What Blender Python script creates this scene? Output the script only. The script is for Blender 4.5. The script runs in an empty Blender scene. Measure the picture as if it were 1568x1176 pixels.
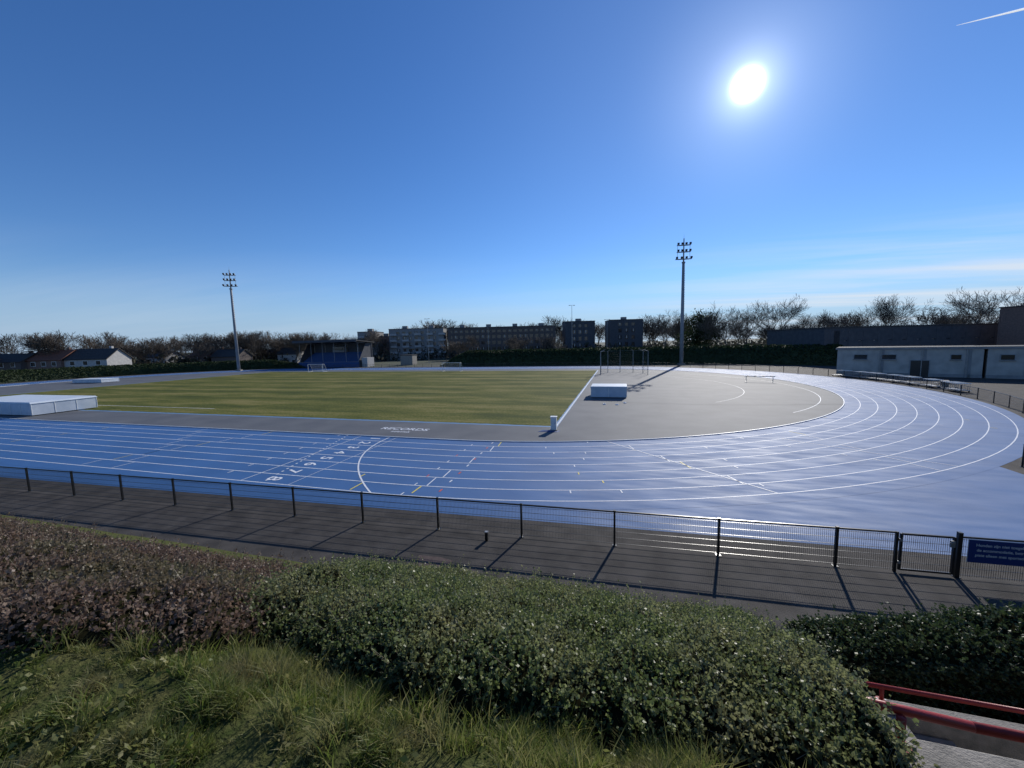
import bpy, math, random
import numpy as np
from mathutils import Vector, Matrix, noise
random.seed(7); rng=np.random.default_rng(7)
S=bpy.context.scene; COL=S.collection
S.view_settings.view_transform='Standard'; S.view_settings.look='None'; S.view_settings.exposure=0

# ------------------------------------------------------------ materials
def mat(name,col,col2=None,scale=5.0,rough=0.8,spec=0.3,bump=0.0,bscale=60.0,metal=0.0,detail=6,contrast=(0.35,0.65)):
    m=bpy.data.materials.new(name); m.use_nodes=True; nt=m.node_tree; N=nt.nodes; L=nt.links
    b=N['Principled BSDF']; b.inputs['Roughness'].default_value=rough; b.inputs['Metallic'].default_value=metal
    b.inputs['Specular IOR Level'].default_value=spec
    b.inputs['Base Color'].default_value=(*col,1)
    tc=N.new('ShaderNodeTexCoord')
    if col2:
        nz=N.new('ShaderNodeTexNoise'); nz.inputs['Scale'].default_value=scale; nz.inputs['Detail'].default_value=detail
        L.new(tc.outputs['Object'],nz.inputs['Vector'])
        r=N.new('ShaderNodeValToRGB'); r.color_ramp.elements[0].position=contrast[0]; r.color_ramp.elements[1].position=contrast[1]
        r.color_ramp.elements[0].color=(*col,1); r.color_ramp.elements[1].color=(*col2,1)
        L.new(nz.outputs['Fac'],r.inputs[0]); L.new(r.outputs[0],b.inputs['Base Color'])
    if bump:
        n2=N.new('ShaderNodeTexNoise'); n2.inputs['Scale'].default_value=bscale; n2.inputs['Detail'].default_value=4
        L.new(tc.outputs['Object'],n2.inputs['Vector'])
        bp=N.new('ShaderNodeBump'); bp.inputs['Strength'].default_value=bump; bp.inputs['Distance'].default_value=0.02
        L.new(n2.outputs['Fac'],bp.inputs['Height']); L.new(bp.outputs[0],b.inputs['Normal'])
    return m

def leafmat(name,c1,c2,c3,rough=0.4,trans=0.35,patch=None,pscale=1.5,spec=0.5):
    m=bpy.data.materials.new(name); m.use_nodes=True; nt=m.node_tree; N=nt.nodes; L=nt.links
    b=N['Principled BSDF']; out=N['Material Output']
    b.inputs['Roughness'].default_value=rough; b.inputs['Specular IOR Level'].default_value=spec
    g=N.new('ShaderNodeNewGeometry'); r=N.new('ShaderNodeValToRGB')
    e=r.color_ramp.elements; e[0].color=(*c1,1); e[1].color=(*c3,1); k=e.new(0.5); k.color=(*c2,1)
    L.new(g.outputs['Random Per Island'],r.inputs[0]); colout=r.outputs[0]
    if patch:
        tc=N.new('ShaderNodeTexCoord'); nz=N.new('ShaderNodeTexNoise'); nz.inputs['Scale'].default_value=pscale; nz.inputs['Detail'].default_value=3
        L.new(tc.outputs['Object'],nz.inputs['Vector'])
        rr=N.new('ShaderNodeValToRGB'); rr.color_ramp.elements[0].position=.46; rr.color_ramp.elements[1].position=.66
        L.new(nz.outputs['Fac'],rr.inputs[0])
        mx=N.new('ShaderNodeMix'); mx.data_type='RGBA'; L.new(rr.outputs[0],mx.inputs[0]); L.new(colout,mx.inputs[6]); mx.inputs[7].default_value=(*patch,1)
        colout=mx.outputs[2]
    L.new(colout,b.inputs['Base Color'])
    t=N.new('ShaderNodeBsdfTranslucent'); L.new(colout,t.inputs[0])
    ms=N.new('ShaderNodeMixShader'); ms.inputs[0].default_value=trans
    L.new(b.outputs[0],ms.inputs[1]); L.new(t.outputs[0],ms.inputs[2]); L.new(ms.outputs[0],out.inputs[0])
    return m

M={}
M['white']=mat('white_paint',(.78,.78,.76),(.68,.69,.68),3,rough=.45)
M['line']=mat('line_paint',(.78,.79,.80),(.60,.63,.67),9,rough=.6)
M['yellow']=mat('yellow_paint',(.75,.6,.08),rough=.6)
M['redp']=mat('red_line_paint',(.6,.1,.06),rough=.6)
M['black']=mat('black_coated_steel',(.012,.013,.014),rough=.36,spec=.5)
M['galv']=mat('galvanised_steel',(.34,.35,.36),(.26,.27,.28),4,rough=.45,metal=.6)
M['mast']=mat('mast_steel',(.30,.31,.32),(.24,.25,.26),2,rough=.6)
M['red']=mat('red_rail_paint',(.38,.035,.03),(.30,.03,.025),12,rough=.42,spec=.4,bump=.1,bscale=90)
M['conc']=mat('concrete',(.30,.28,.25),(.2,.19,.17),9,rough=.9,bump=.5,bscale=60)
M['asph']=mat('asphalt',(.042,.038,.035),(.078,.070,.063),1.3,rough=.85,spec=.2,bump=.7,bscale=55,detail=10)
M['brick']=mat('brick_hazed',(.14,.115,.105),(.10,.085,.08),3,rough=.9)  # base colour lightened to stand in for distance haze
M['dark']=mat('hazed_cladding',(.085,.09,.10),(.065,.07,.08),1,rough=.8)  # aerial haze put into the colour as a lighter bluish tone
M['brick2']=mat('brick_red',(.23,.15,.12),(.17,.115,.095),3,rough=.9)
M['grey']=mat('grey_render',(.28,.275,.27),(.22,.22,.215),1.5,rough=.9)
M['pale']=mat('pale_balcony',(.46,.45,.43),(.38,.37,.36),1.5,rough=.9)
M['whitewall']=mat('grey_white_render',(.46,.43,.39),(.34,.32,.29),.8,rough=.85)
M['glass']=mat('window_glass',(.02,.025,.03),rough=.08,spec=.6)
M['rooft']=mat('roof_tile',(.07,.06,.055),(.04,.037,.035),3,rough=.75)
M['roofr']=mat('roof_tile_red',(.22,.09,.055),(.15,.065,.045),3,rough=.75)
M['felt']=mat('roof_felt',(.05,.05,.052),(.08,.08,.08),2,rough=.85)
M['blue']=mat('blue_panel',(.025,.07,.2),(.02,.055,.16),2,rough=.6)
M['signblue']=mat('sign_blue',(.012,.04,.17),rough=.35)
M['matcover']=mat('mat_cover_plastic',(.58,.63,.68),(.50,.56,.62),1.2,rough=.5,spec=.4)
M['matside']=mat('mat_cover_side',(.55,.60,.66),(.44,.50,.57),1.2,rough=.5)
M['bark']=mat('bark',(.14,.12,.10),(.09,.075,.06),6,rough=.95)
M['stem']=mat('shrub_stem',(.22,.19,.13),(.14,.11,.075),20,rough=.6,spec=.4)
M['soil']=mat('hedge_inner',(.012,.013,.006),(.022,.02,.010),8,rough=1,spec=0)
M['bankgreen']=mat('bank_ivy',(.018,.03,.012),(.035,.05,.018),1.4,rough=.8,bump=1,bscale=4)

# ------------------------------------------------------------ mesh accumulators
def new_obj(name,V,F,m,parent=None,smooth=False):
    me=bpy.data.meshes.new(name); me.from_pydata([tuple(v) for v in V],[],F); me.update()
    me.materials.append(m); o=bpy.data.objects.new(name,me); COL.objects.link(o)
    if parent: o.parent=parent
    if smooth: me.polygons.foreach_set('use_smooth',[True]*len(me.polygons))
    return o
def np_mesh(name,V,F,m,parent=None,smooth=False):
    me=bpy.data.meshes.new(name); k=F.shape[1]
    me.vertices.add(len(V)); me.vertices.foreach_set('co',V.astype(np.float32).ravel())
    me.loops.add(F.size); me.loops.foreach_set('vertex_index',F.astype(np.int32).ravel())
    me.polygons.add(len(F)); me.polygons.foreach_set('loop_start',np.arange(0,F.size,k,dtype=np.int32))
    me.polygons.foreach_set('loop_total',np.full(len(F),k,dtype=np.int32))
    me.update(calc_edges=True); me.validate(); me.materials.append(m)
    o=bpy.data.objects.new(name,me); COL.objects.link(o)
    if parent: o.parent=parent
    return o
class G:
    def __init__(s,name,loc=(0,0,0),rz=0.0):
        s.e=bpy.data.objects.new(name,None); s.e.location=loc; s.e.rotation_euler=(0,0,rz); s.e.empty_display_size=.3
        COL.objects.link(s.e); s.p={}
    def _g(s,part,m): return s.p.setdefault((part,m),([],[]))
    def box(s,part,m,c,d,rx=0,ry=0,rz=0,taper=1.0):
        V,F=s._g(part,m); n=len(V); R=Matrix.Rotation(rz,3,'Z')@Matrix.Rotation(ry,3,'Y')@Matrix.Rotation(rx,3,'X')
        for z in(-.5,.5):
            t=1.0 if z<0 else taper
            for x,y in((-.5,-.5),(.5,-.5),(.5,.5),(-.5,.5)):
                V.append(Vector(c)+R@Vector((x*d[0]*t,y*d[1]*t,z*d[2])))
        F+= [tuple(n+i for i in f) for f in((0,3,2,1),(4,5,6,7),(0,1,5,4),(1,2,6,5),(2,3,7,6),(3,0,4,7))]
    def rod(s,part,m,a,b,r0,r1=None,n=8):
        r1=r0 if r1 is None else r1; V,F=s._g(part,m); k=len(V); a=Vector(a);b=Vector(b); d=(b-a).normalized()
        u=d.orthogonal().normalized(); w=d.cross(u)
        for p,r in((a,r0),(b,r1)):
            for i in range(n):
                t=2*math.pi*i/n; V.append(p+(u*math.cos(t)+w*math.sin(t))*r)
        for i in range(n):
            j=(i+1)%n; F.append((k+i,k+j,k+n+j,k+n+i))
        F.append(tuple(k+i for i in reversed(range(n)))); F.append(tuple(k+n+i for i in range(n)))
    def poly(s,part,m,V2,F2):
        V,F=s._g(part,m); n=len(V); V+= [Vector(v) for v in V2]; F+=[tuple(n+i for i in f) for f in F2]
    def done(s,bevel=0,smooth=()):
        for (part,m),(V,F) in s.p.items():
            o=new_obj(part,V,F,M[m],s.e,smooth=part in smooth)
            if bevel:
                b=o.modifiers.new('b','BEVEL'); b.width=bevel; b.segments=2; b.limit_method='ANGLE'
        return s.e
def sheet(name,pts,z,m,parent=None):
    return new_obj(name,[(x,y,z) for x,y in pts],[tuple(range(len(pts)))],m,parent)

# ------------------------------------------------------------ world
sx,sy,sz=0.320,1.206,0.660
AZ=math.atan2(sx,sy); EL=math.atan2(sz,math.hypot(sx,sy)); SD=Vector((sx,sy,sz)).normalized()
W=bpy.data.worlds.new('World'); S.world=W; W.use_nodes=True; nt=W.node_tree; N=nt.nodes; L=nt.links
bg=N['Background']; bg.inputs[1].default_value=.1
sky=N.new('ShaderNodeTexSky'); sky.sky_type='NISHITA'; sky.sun_disc=False; sky.sun_elevation=EL; sky.sun_rotation=AZ
sky.air_density=1.0; sky.dust_density=0.0; sky.ozone_density=3.0; sky.altitude=0
hs_=N.new('ShaderNodeHueSaturation'); hs_.inputs['Saturation'].default_value=1.18; L.new(sky.outputs[0],hs_.inputs['Color'])
sc=N.new('ShaderNodeMix'); sc.data_type='RGBA'; sc.blend_type='MULTIPLY'; sc.inputs[0].default_value=1
L.new(hs_.outputs[0],sc.inputs[6]); K=0.95; sc.inputs[7].default_value=(K*.84,K*.97,K*1.25,1)
tc=N.new('ShaderNodeTexCoord')
def vm(op,a,b):
    n=N.new('ShaderNodeVectorMath'); n.operation=op; L.new(a,n.inputs[0]); n.inputs[1].default_value=b; return n
def mth(op,a,b=None):
    n=N.new('ShaderNodeMath'); n.operation=op
    for i,x in enumerate((a,b)):
        if x is None: continue
        if isinstance(x,(int,float)): n.inputs[i].default_value=x
        else: L.new(x,n.inputs[i])
    return n.outputs[0]
nrm=N.new('ShaderNodeVectorMath'); nrm.operation='NORMALIZE'; L.new(tc.outputs['Generated'],nrm.inputs[0])
dot=vm('DOT_PRODUCT',nrm.outputs[0],tuple(SD)).outputs['Value']
dotc=mth('MAXIMUM',dot,0.0)
g1=mth('MULTIPLY',mth('POWER',dotc,10.0),0.8)
g2=mth('MULTIPLY',mth('POWER',dotc,120.0),2.4)
g2b=mth('MULTIPLY',mth('POWER',dotc,900.0),6.0)
g3=mth('MULTIPLY',mth('POWER',dotc,9000.0),160.0)
gl=mth('ADD',mth('ADD',g1,mth('ADD',g2,g2b)),g3)
gc=N.new('ShaderNodeMix'); gc.data_type='RGBA'; gc.blend_type='MULTIPLY'; gc.inputs[0].default_value=1
L.new(gl,gc.inputs[6]); gc.inputs[7].default_value=(.84,.93,1.0,1)
ad=N.new('ShaderNodeMix'); ad.data_type='RGBA'; ad.blend_type='ADD'; ad.inputs[0].default_value=1
L.new(sc.outputs[2],ad.inputs[6]); L.new(gc.outputs[2],ad.inputs[7])
sep=N.new('ShaderNodeSeparateXYZ'); L.new(nrm.outputs[0],sep.inputs[0])
hz=N.new('ShaderNodeMapRange'); hz.inputs[1].default_value=.20; hz.inputs[2].default_value=-.03; hz.inputs[4].default_value=.85; hz.interpolation_type='SMOOTHERSTEP'; L.new(sep.outputs[2],hz.inputs[0])
hm=N.new('ShaderNodeMix'); hm.data_type='RGBA'; L.new(hz.outputs[0],hm.inputs[0]); L.new(ad.outputs[2],hm.inputs[6]); hm.inputs[7].default_value=(3.3,4.8,7.0,1)
zc=mth('ADD',mth('MAXIMUM',sep.outputs[2],0.0),0.06)
dv=N.new('ShaderNodeVectorMath'); dv.operation='DIVIDE'; L.new(nrm.outputs[0],dv.inputs[0])
cb=N.new('ShaderNodeCombineXYZ'); [L.new(zc,cb.inputs[i]) for i in range(3)]; L.new(cb.outputs[0],dv.inputs[1])
mp=N.new('ShaderNodeMapping'); mp.inputs['Rotation'].default_value=(0,0,math.radians(8)); mp.inputs['Scale'].default_value=(.10,.6,.3); L.new(dv.outputs[0],mp.inputs[0])
cn=N.new('ShaderNodeTexNoise'); cn.inputs['Scale'].default_value=1.6; cn.inputs['Detail'].default_value=7; cn.inputs['Roughness'].default_value=.55; cn.inputs['Distortion'].default_value=.4
L.new(mp.outputs[0],cn.inputs['Vector'])
mr=N.new('ShaderNodeMapRange'); mr.inputs[1].default_value=.42; mr.inputs[2].default_value=.66; L.new(cn.outputs['Fac'],mr.inputs[0])
el1=N.new('ShaderNodeMapRange'); el1.inputs[1].default_value=.22; el1.inputs[2].default_value=.11; L.new(sep.outputs[2],el1.inputs[0])
ex=N.new('ShaderNodeMapRange'); ex.inputs[1].default_value=0.0; ex.inputs[2].default_value=.45; ex.inputs[3].default_value=.12; ex.inputs[4].default_value=1; L.new(sep.outputs[0],ex.inputs[0])
ca=mth('MULTIPLY',mth('MULTIPLY',mth('MULTIPLY',mr.outputs[0],el1.outputs[0]),ex.outputs[0]),.8)
cm=N.new('ShaderNodeMix'); cm.data_type='RGBA'; L.new(ca,cm.inputs[0]); L.new(hm.outputs[2],cm.inputs[6]); cm.inputs[7].default_value=(7.4,8.0,8.8,1)
L.new(cm.outputs[2],bg.inputs[0])
sl=bpy.data.lights.new('sun','SUN'); sl.energy=4.5; sl.angle=math.radians(.53); sl.color=(1,.955,.88)
so=bpy.data.objects.new('sun',sl); COL.objects.link(so); so.rotation_euler=SD.to_track_quat('Z','Y').to_euler(); so.location=(0,0,40)

# ------------------------------------------------------------ camera
H=6.6; phi=math.radians(5.95); psi=math.radians(15.76); rho=math.radians(1.4)
r=Vector((math.cos(psi),math.sin(psi),0)); f=Vector((-math.sin(psi)*math.cos(phi),math.cos(psi)*math.cos(phi),-math.sin(phi))); u=r.cross(f)
ix=r*math.cos(rho)-u*math.sin(rho); iy=r*math.sin(rho)+u*math.cos(rho)
cd=bpy.data.cameras.new('camera'); cam=bpy.data.objects.new('camera',cd); COL.objects.link(cam); S.camera=cam
cd.sensor_width=36; cd.lens=36*584.8/1568; cd.clip_end=30000; cd.clip_start=.05
Rm=Matrix((ix,iy,-f)).transposed(); cam.matrix_world=Matrix.Translation((0,0,H))@Rm.to_4x4()

# ------------------------------------------------------------ ground and surfaces
M['ground']=mat('ground_mixed',(.05,.065,.03),(.09,.085,.06),.03,rough=.95)
sheet('ground',[(-6000,-3000),(6000,-3000),(6000,9000),(-6000,9000)],0,M['ground'])
def fy(x): return 12.25+.045*x
sheet('asphalt_path',[(-160,3),(80,3),(80,112),(-160,112)],.004,M['asph'])
def track_mat():
    m=mat('track_tartan',(.029,.105,.265),(.037,.124,.305),.35,rough=.7,spec=.4)
    nt=m.node_tree;N=nt.nodes;L=nt.links;b=N['Principled BSDF']
    tc=N.new('ShaderNodeTexCoord')
    n1=N.new('ShaderNodeTexNoise'); n1.inputs['Scale'].default_value=1.1; n1.inputs['Detail'].default_value=8
    mp=N.new('ShaderNodeMapping'); mp.inputs['Scale'].default_value=(.4,1.8,1); mp.inputs['Rotation'].default_value=(0,0,.5); L.new(tc.outputs['Object'],mp.inputs[0]); L.new(mp.outputs[0],n1.inputs['Vector'])
    mr=N.new('ShaderNodeMapRange'); mr.inputs[1].default_value=.35; mr.inputs[2].default_value=.7; mr.inputs[3].default_value=.66; mr.inputs[4].default_value=.80
    L.new(n1.outputs['Fac'],mr.inputs[0]); L.new(mr.outputs[0],b.inputs['Roughness'])
    n2=N.new('ShaderNodeTexNoise'); n2.inputs['Scale'].default_value=45; n2.inputs['Detail'].default_value=3; L.new(tc.outputs['Object'],n2.inputs['Vector'])
    bp=N.new('ShaderNodeBump'); bp.inputs['Strength'].default_value=.6; bp.inputs['Distance'].default_value=.01; L.new(n2.outputs['Fac'],bp.inputs['Height']); L.new(bp.outputs[0],b.inputs['Normal'])
    return m
M['track']=track_mat()
M['dgrey']=mat('grey_tartan',(.092,.098,.108),(.125,.13,.137),.35,rough=.76,spec=.3,bump=.3,bscale=40,detail=10)
XC,YC,RI=-11.5,60.6,36.5; XL=XC-84.4; LW=1.21
def stadium(rad,n=96):
    P=[]
    for i in range(n+1):
        t=-math.pi/2+math.pi*i/n; P.append((XC+rad*math.cos(t),YC+rad*math.sin(t)))
    for i in range(n+1):
        t=math.pi/2+math.pi*i/n; P.append((XL+rad*math.cos(t),YC+rad*math.sin(t)))
    return P
tr=bpy.data.objects.new('running_track',None); COL.objects.link(tr)
sheet('apron_surface',[(-160,fy(-160)+1.25),(18.1,fy(18.1)+1.25),(18.1,26),(5,32),(-160,32)],.008,M['track'],tr)
sheet('lane_surface',stadium(47.0),.012,M['track'],tr)
sheet('infield_surface',stadium(RI),.016,M['dgrey'],tr)
def strip(P,w,z,part,m,closed=False,hh=0,parent=tr):
    V=[];F=[];n=len(P)
    for i in range(n):
        if closed: a=Vector(P[i-1]);b=Vector(P[(i+1)%n])
        else: a=Vector(P[max(i-1,0)]);b=Vector(P[min(i+1,n-1)])
        d=(b-a).normalized(); nn=Vector((-d.y,d.x))*w/2; p=Vector(P[i])
        V+=[(p.x-nn.x,p.y-nn.y,z),(p.x+nn.x,p.y+nn.y,z)]
        if hh: V+=[(p.x-nn.x,p.y-nn.y,z+hh),(p.x+nn.x,p.y+nn.y,z+hh)]
    k=4 if hh else 2
    for i in range(n if closed else n-1):
        a=i*k;b=((i+1)%n)*k
        if hh: F+=[(a+2,b+2,b+3,a+3),(a,b,b+2,a+2),(a+1,a+3,b+3,b+1)]
        else: F.append((a,b,b+1,a+1))
    return new_obj(part,V,F,m,parent)
for i in range(1,9): strip(stadium(RI+i*LW),.06,.0165,'lane_line_%d'%i,M['line'],True)
strip(stadium(RI+.03),.07,.012,'inner_kerb',M['white'],True,hh=.06)
def lane_y(i): return YC-(RI+i*LW)
def tmark(x,l0,l1,w=.05,m='line',skew=0):
    y0=lane_y(l0);y1=lane_y(l1); strip([(x,y0),(x+skew,y1)],w,.0205,'mark',M[m])
tmark(-18.6,0,8,.05); tmark(-15.6,0,8,.03)
strip([(-16.2+5.3*t**2.2,lane_y(0)-t*8*LW) for t in np.linspace(0,1,30)],.08,.0206,'curved_start_line',M['line'])
for i in range(8):
    tmark(-20.5,i+.05,i+.35,.06); tmark(-27-.6*i,i+.1,i+.9,.05,'line' if i%3 else 'yellow')
    tmark(-34+.8*i,i+.05,i+.95,.05); tmark(-44-.3*i,i+.1,i+.5,.06,'yellow' if i%2 else 'line')
    tmark(-8.2+.05*i,i+.1,i+.35,.08,'redp' if i%2 else 'line'); tmark(-9.4,i+.7,i+.95,.06,'redp' if i in(2,5) else 'line')
    tmark(-51,i+.02,i+.98,.05)
for q in range(22): tmark(-19.8+.12*q,.1+.36*q-.0,.22+.36*q,.10)
tmark(-12.1,7.1,7.9,.07,'yellow'); tmark(-9.0,7.0,7.7,.07,'yellow'); tmark(-12.8,6.2,6.6,.07,'yellow')
def rmark(deg,l0,l1,w=.06,m='line',sk=0):
    a=math.radians(deg);b=math.radians(deg+sk)
    strip([(XC+(RI+l0*LW)*math.cos(a),YC+(RI+l0*LW)*math.sin(a)),(XC+(RI+l1*LW)*math.cos(b),YC+(RI+l1*LW)*math.sin(b))],w,.0207,'mark',M[m])
for k,d in enumerate((-84,-80,-75,-72,-64,-60,-52,-41,-30,-18,-5,10,25,40)):
    for i in range(8):
        if (i*7+k*3)%5<3: rmark(d+i*.7*(1 if k%2 else -.6),i+.05,i+(.95 if k%3==0 else .3),.06,'yellow' if (k+i)%7==0 else 'line')
rmark(-73,0,8,.06,'line',6); rmark(-56,2,8,.05,'line',3)
def text(body,size,loc,rz,m,parent,name,tilt=0):
    c=bpy.data.curves.new(name,'FONT'); c.body=body; c.size=size; c.align_x='CENTER'; c.align_y='CENTER'; c.offset=.012*size
    o=bpy.data.objects.new(name,c); COL.objects.link(o); bpy.context.view_layer.update()
    me=bpy.data.meshes.new_from_object(o.evaluated_get(bpy.context.evaluated_depsgraph_get())); bpy.data.objects.remove(o)
    o=bpy.data.objects.new(name,me); me.materials.clear(); me.materials.append(M[m]); COL.objects.link(o); o.location=loc; o.rotation_euler=(tilt,0,rz); o.parent=parent; return o
for i in range(8): text(str(i+1),1.1,(-17.1,lane_y(i+.5),.021),-math.pi/2,'line',tr,'lane_number_%d'%(i+1))
text('RECORDS',.95,(-16.6,YC-RI+2.6,.022),0,'line',tr,'painted_wordmark'); text('atletiek',.55,(-16.4,YC-RI+1.7,.022),0,'line',tr,'painted_word')
for rad,w in ((28,.06),(20.5,.04)):
    strip([(-3.8+rad*math.cos(t)*.95,YC-2+rad*math.sin(t)) for t in np.linspace(-.8,1.2,60)],w,.0205,'infield_arc',M['line'])
strip([(-5+i*1.0,44.0-1.8*math.sin(i/26*math.pi)) for i in range(27)],.09,.0206,'runup_groove',M['felt'])
strip([(-1,88),(26,83)],.07,.0206,'runup_edge',M['line'])

# ------------------------------------------------------------ football field
def field_mat():
    m=bpy.data.materials.new('field_grass'); m.use_nodes=True; nt=m.node_tree;N=nt.nodes;L=nt.links;b=N['Principled BSDF']; b.inputs['Roughness'].default_value=.9; b.inputs['Specular IOR Level'].default_value=.1
    tc=N.new('ShaderNodeTexCoord')
    w=N.new('ShaderNodeTexWave'); w.wave_type='BANDS'; w.bands_direction='Y'; w.inputs['Scale'].default_value=.047; w.inputs['Distortion'].default_value=1.6; w.inputs['Detail'].default_value=3; w.inputs['Detail Scale'].default_value=.25
    mp0=N.new('ShaderNodeMapping'); mp0.inputs['Scale'].default_value=(.25,1,1); L.new(tc.outputs['Object'],mp0.inputs[0]); L.new(mp0.outputs[0],w.inputs['Vector'])
    mp=N.new('ShaderNodeMapping'); mp.inputs['Scale'].default_value=(.22,1,1); L.new(tc.outputs['Object'],mp.inputs[0])
    n=N.new('ShaderNodeTexNoise'); n.inputs['Scale'].default_value=.35; n.inputs['Detail'].default_value=12; n.inputs['Roughness'].default_value=.72; L.new(mp.outputs[0],n.inputs['Vector'])
    n2=N.new('ShaderNodeTexNoise'); n2.inputs['Scale'].default_value=5; n2.inputs['Detail'].default_value=10; L.new(tc.outputs['Object'],n2.inputs['Vector'])
    a=N.new('ShaderNodeMath'); a.operation='MULTIPLY_ADD'; L.new(w.outputs['Fac'],a.inputs[0]); a.inputs[1].default_value=.09; L.new(n.outputs['Fac'],a.inputs[2])
    a2=N.new('ShaderNodeMath'); a2.operation='MULTIPLY_ADD'; L.new(n2.outputs['Fac'],a2.inputs[0]); a2.inputs[1].default_value=.5; L.new(a.outputs[0],a2.inputs[2])
    r=N.new('ShaderNodeValToRGB'); e=r.color_ramp.elements; e[0].position=.66; e[0].color=(.052,.066,.013,1); e[1].position=.95; e[1].color=(.205,.175,.06,1); k=e.new(.80); k.color=(.108,.113,.022,1)
    L.new(a2.outputs[0],r.inputs[0]); L.new(r.outputs[0],b.inputs['Base Color'])
    bp=N.new('ShaderNodeBump'); bp.inputs['Strength'].default_value=.8; bp.inputs['Distance'].default_value=.04; L.new(n2.outputs['Fac'],bp.inputs['Height']); L.new(bp.outputs[0],b.inputs['Normal'])
    return m
M['field']=field_mat()
ff=bpy.data.objects.new('football_field',None); COL.objects.link(ff)
FX0,FX1,FY0,FY1=-102.0,-5.0,29.7,91.5
M['edgeb']=mat('edge_tartan_blue',(.13,.25,.42),rough=.6)
sheet('border_surface',[(FX0-.5,FY0-.38),(FX1+.32,FY0-.38),(FX1+.32,FY1+.4),(FX0-.5,FY1+.4)],.020,M['edgeb'],ff)
def jag(a,b,n): return [(a[0]+(b[0]-a[0])*t/n+random.uniform(-.04,.04),a[1]+(b[1]-a[1])*t/n+random.uniform(-.05,.05)) for t in range(n)]
sheet('grass_surface',jag((FX0,FY0),(FX1,FY0),300)+jag((FX1,FY0),(FX1,FY1),200)+[(FX1,FY1),(FX0,FY1)],.026,M['field'],ff)
strip([(FX0+6,FY0+3),(FX1-40,FY0+3)],.1,.031,'touchline',M['line'],parent=ff)
strip([(FX1+.22,FY0-.3),(FX1+.22,FY1+.4)],.12,.024,'goal_line_kerb',M['white'],hh=.04,parent=ff)
def tri_blades(P,hgt,wid,lean,name,m,parent=None):
    n=len(P); a=rng.uniform(0,2*np.pi,n); d=np.stack([np.cos(a),np.sin(a),np.zeros(n)],1)
    la=rng.uniform(0,2*np.pi,n); lv=np.stack([np.cos(la),np.sin(la),np.zeros(n)],1)*(lean*hgt)[:,None]*rng.uniform(.2,1,n)[:,None]
    up=np.zeros((n,3)); up[:,2]=hgt
    A=P-d*wid[:,None]/2; B=P+d*wid[:,None]/2; Cm=P+up*.55+lv*.35; C1=Cm-d*wid[:,None]*.4; C2=Cm+d*wid[:,None]*.4; T=P+up*.95+lv
    V=np.stack([A,B,C2,C1,T],1).reshape(-1,3); i=np.arange(n)*5
    F3=np.stack([i,i+1,i+2,i,i+2,i+3,i+3,i+2,i+4],1).reshape(-1,3)
    return np_mesh(name,V,F3,m,parent)

# ------------------------------------------------------------ fences
def fence(name,P,h,wires=.05,hstep=.2,wr=.0028):
    g=G(name)
    for i in range(len(P)-1):
        a=Vector((*P[i],0));b=Vector((*P[i+1],0)); d=(b-a); Ln=d.length; ang=math.atan2(d.y,d.x); c=(a+b)/2
        g.box('posts','black',(a.x,a.y,h/2+.01),(.06,.06,h+.03),rz=ang)
        g.box('post_caps','black',(a.x,a.y,h+.035),(.075,.075,.02),rz=ang)
        g.box('post_feet','black',(a.x,a.y,.012),(.14,.14,.012),rz=ang)
        g.box('top_rail','black',(c.x,c.y,h),(Ln-.06,.045,.045),rz=ang)
        z=.08
        while z<h-.05:
            g.box('horizontal_rods','black',(c.x,c.y,z),(Ln-.06,.016,.008),rz=ang); z+=hstep
        k=int(Ln/wires)
        for j in range(1,k):
            p=a+d*(j/k); g.box('vertical_wires','black',(p.x,p.y,h/2),(wr*2,wr*2,h-.08),rz=ang)
    b=P[-1]; g.box('posts','black',(b[0],b[1],h/2+.01),(.06,.06,h+.03)); 
    return g
PX=[-3.2+3.075*k for k in range(-13,4)]
fence('mesh_fence',[(x,fy(x)) for x in PX]+[(7.45,fy(7.45))],1.15).done()
g=G('fence_gate',(7.5,fy(7.5),0),math.atan(.045)); w=1.3
for x in(0.0,w): g.box('frame','black',(x+(.05 if x==0 else -.05),0,.6),(.05,.05,1.06))
for z in(.09,1.12): g.box('frame','black',(w/2,0,z),(w-.15,.05,.05))
for j in range(1,25): g.box('bars','black',(.05+j*.048,0,.6),(.006,.006,1.0))
for j in range(1,5): g.box('bars','black',(w/2,0,.1+j*.2),(w-.15,.014,.008))
g.box('lock_case','galv',(w-.12,-.04,.95),(.1,.05,.18)); g.rod('handle','galv',(w-.1,-.06,1.0),(w-.22,-.1,1.0),.012)
g.box('hinges','galv',(.02,-.03,.3),(.06,.04,.08)); g.box('hinges','galv',(.02,-.03,.95),(.06,.04,.08)); g.done()
g=fence('mesh_fence',[(8.85,fy(8.85)),(11.9,fy(11.9)),(15,fy(15)),(18,fy(18))],1.15); g.box('posts','black',(8.85,fy(8.85),.64),(.09,.09,1.28)); g.done()
g=G('information_sign',(8.98,fy(8.98)-.05,0),math.atan(.045))
g.box('panel','signblue',(1.45,0,.80),(2.8,.02,.62)); g.box('edge','white',(1.45,.012,.80),(2.83,.004,.65))
for x in (.1,2.8): g.box('clamps','galv',(x,.03,.95),(.04,.06,.04)); g.box('clamps','galv',(x,.03,.6),(.04,.06,.04))
e=g.done(); text('Honden zijn niet toegelaten op',.105,(.85,-.013,.98),0,'white',e,'text_line_1',math.pi/2); text('de accommodatie, betreed de',.105,(.85,-.013,.84),0,'white',e,'text_line_2',math.pi/2); text('piste alleen met sportschoenen',.105,(.85,-.013,.70),0,'white',e,'text_line_3',math.pi/2)
P=[(18.4,fy(18.2)+.2),(18.4,16.2),(18.4,19.4),(18.4,22.6)]
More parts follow.
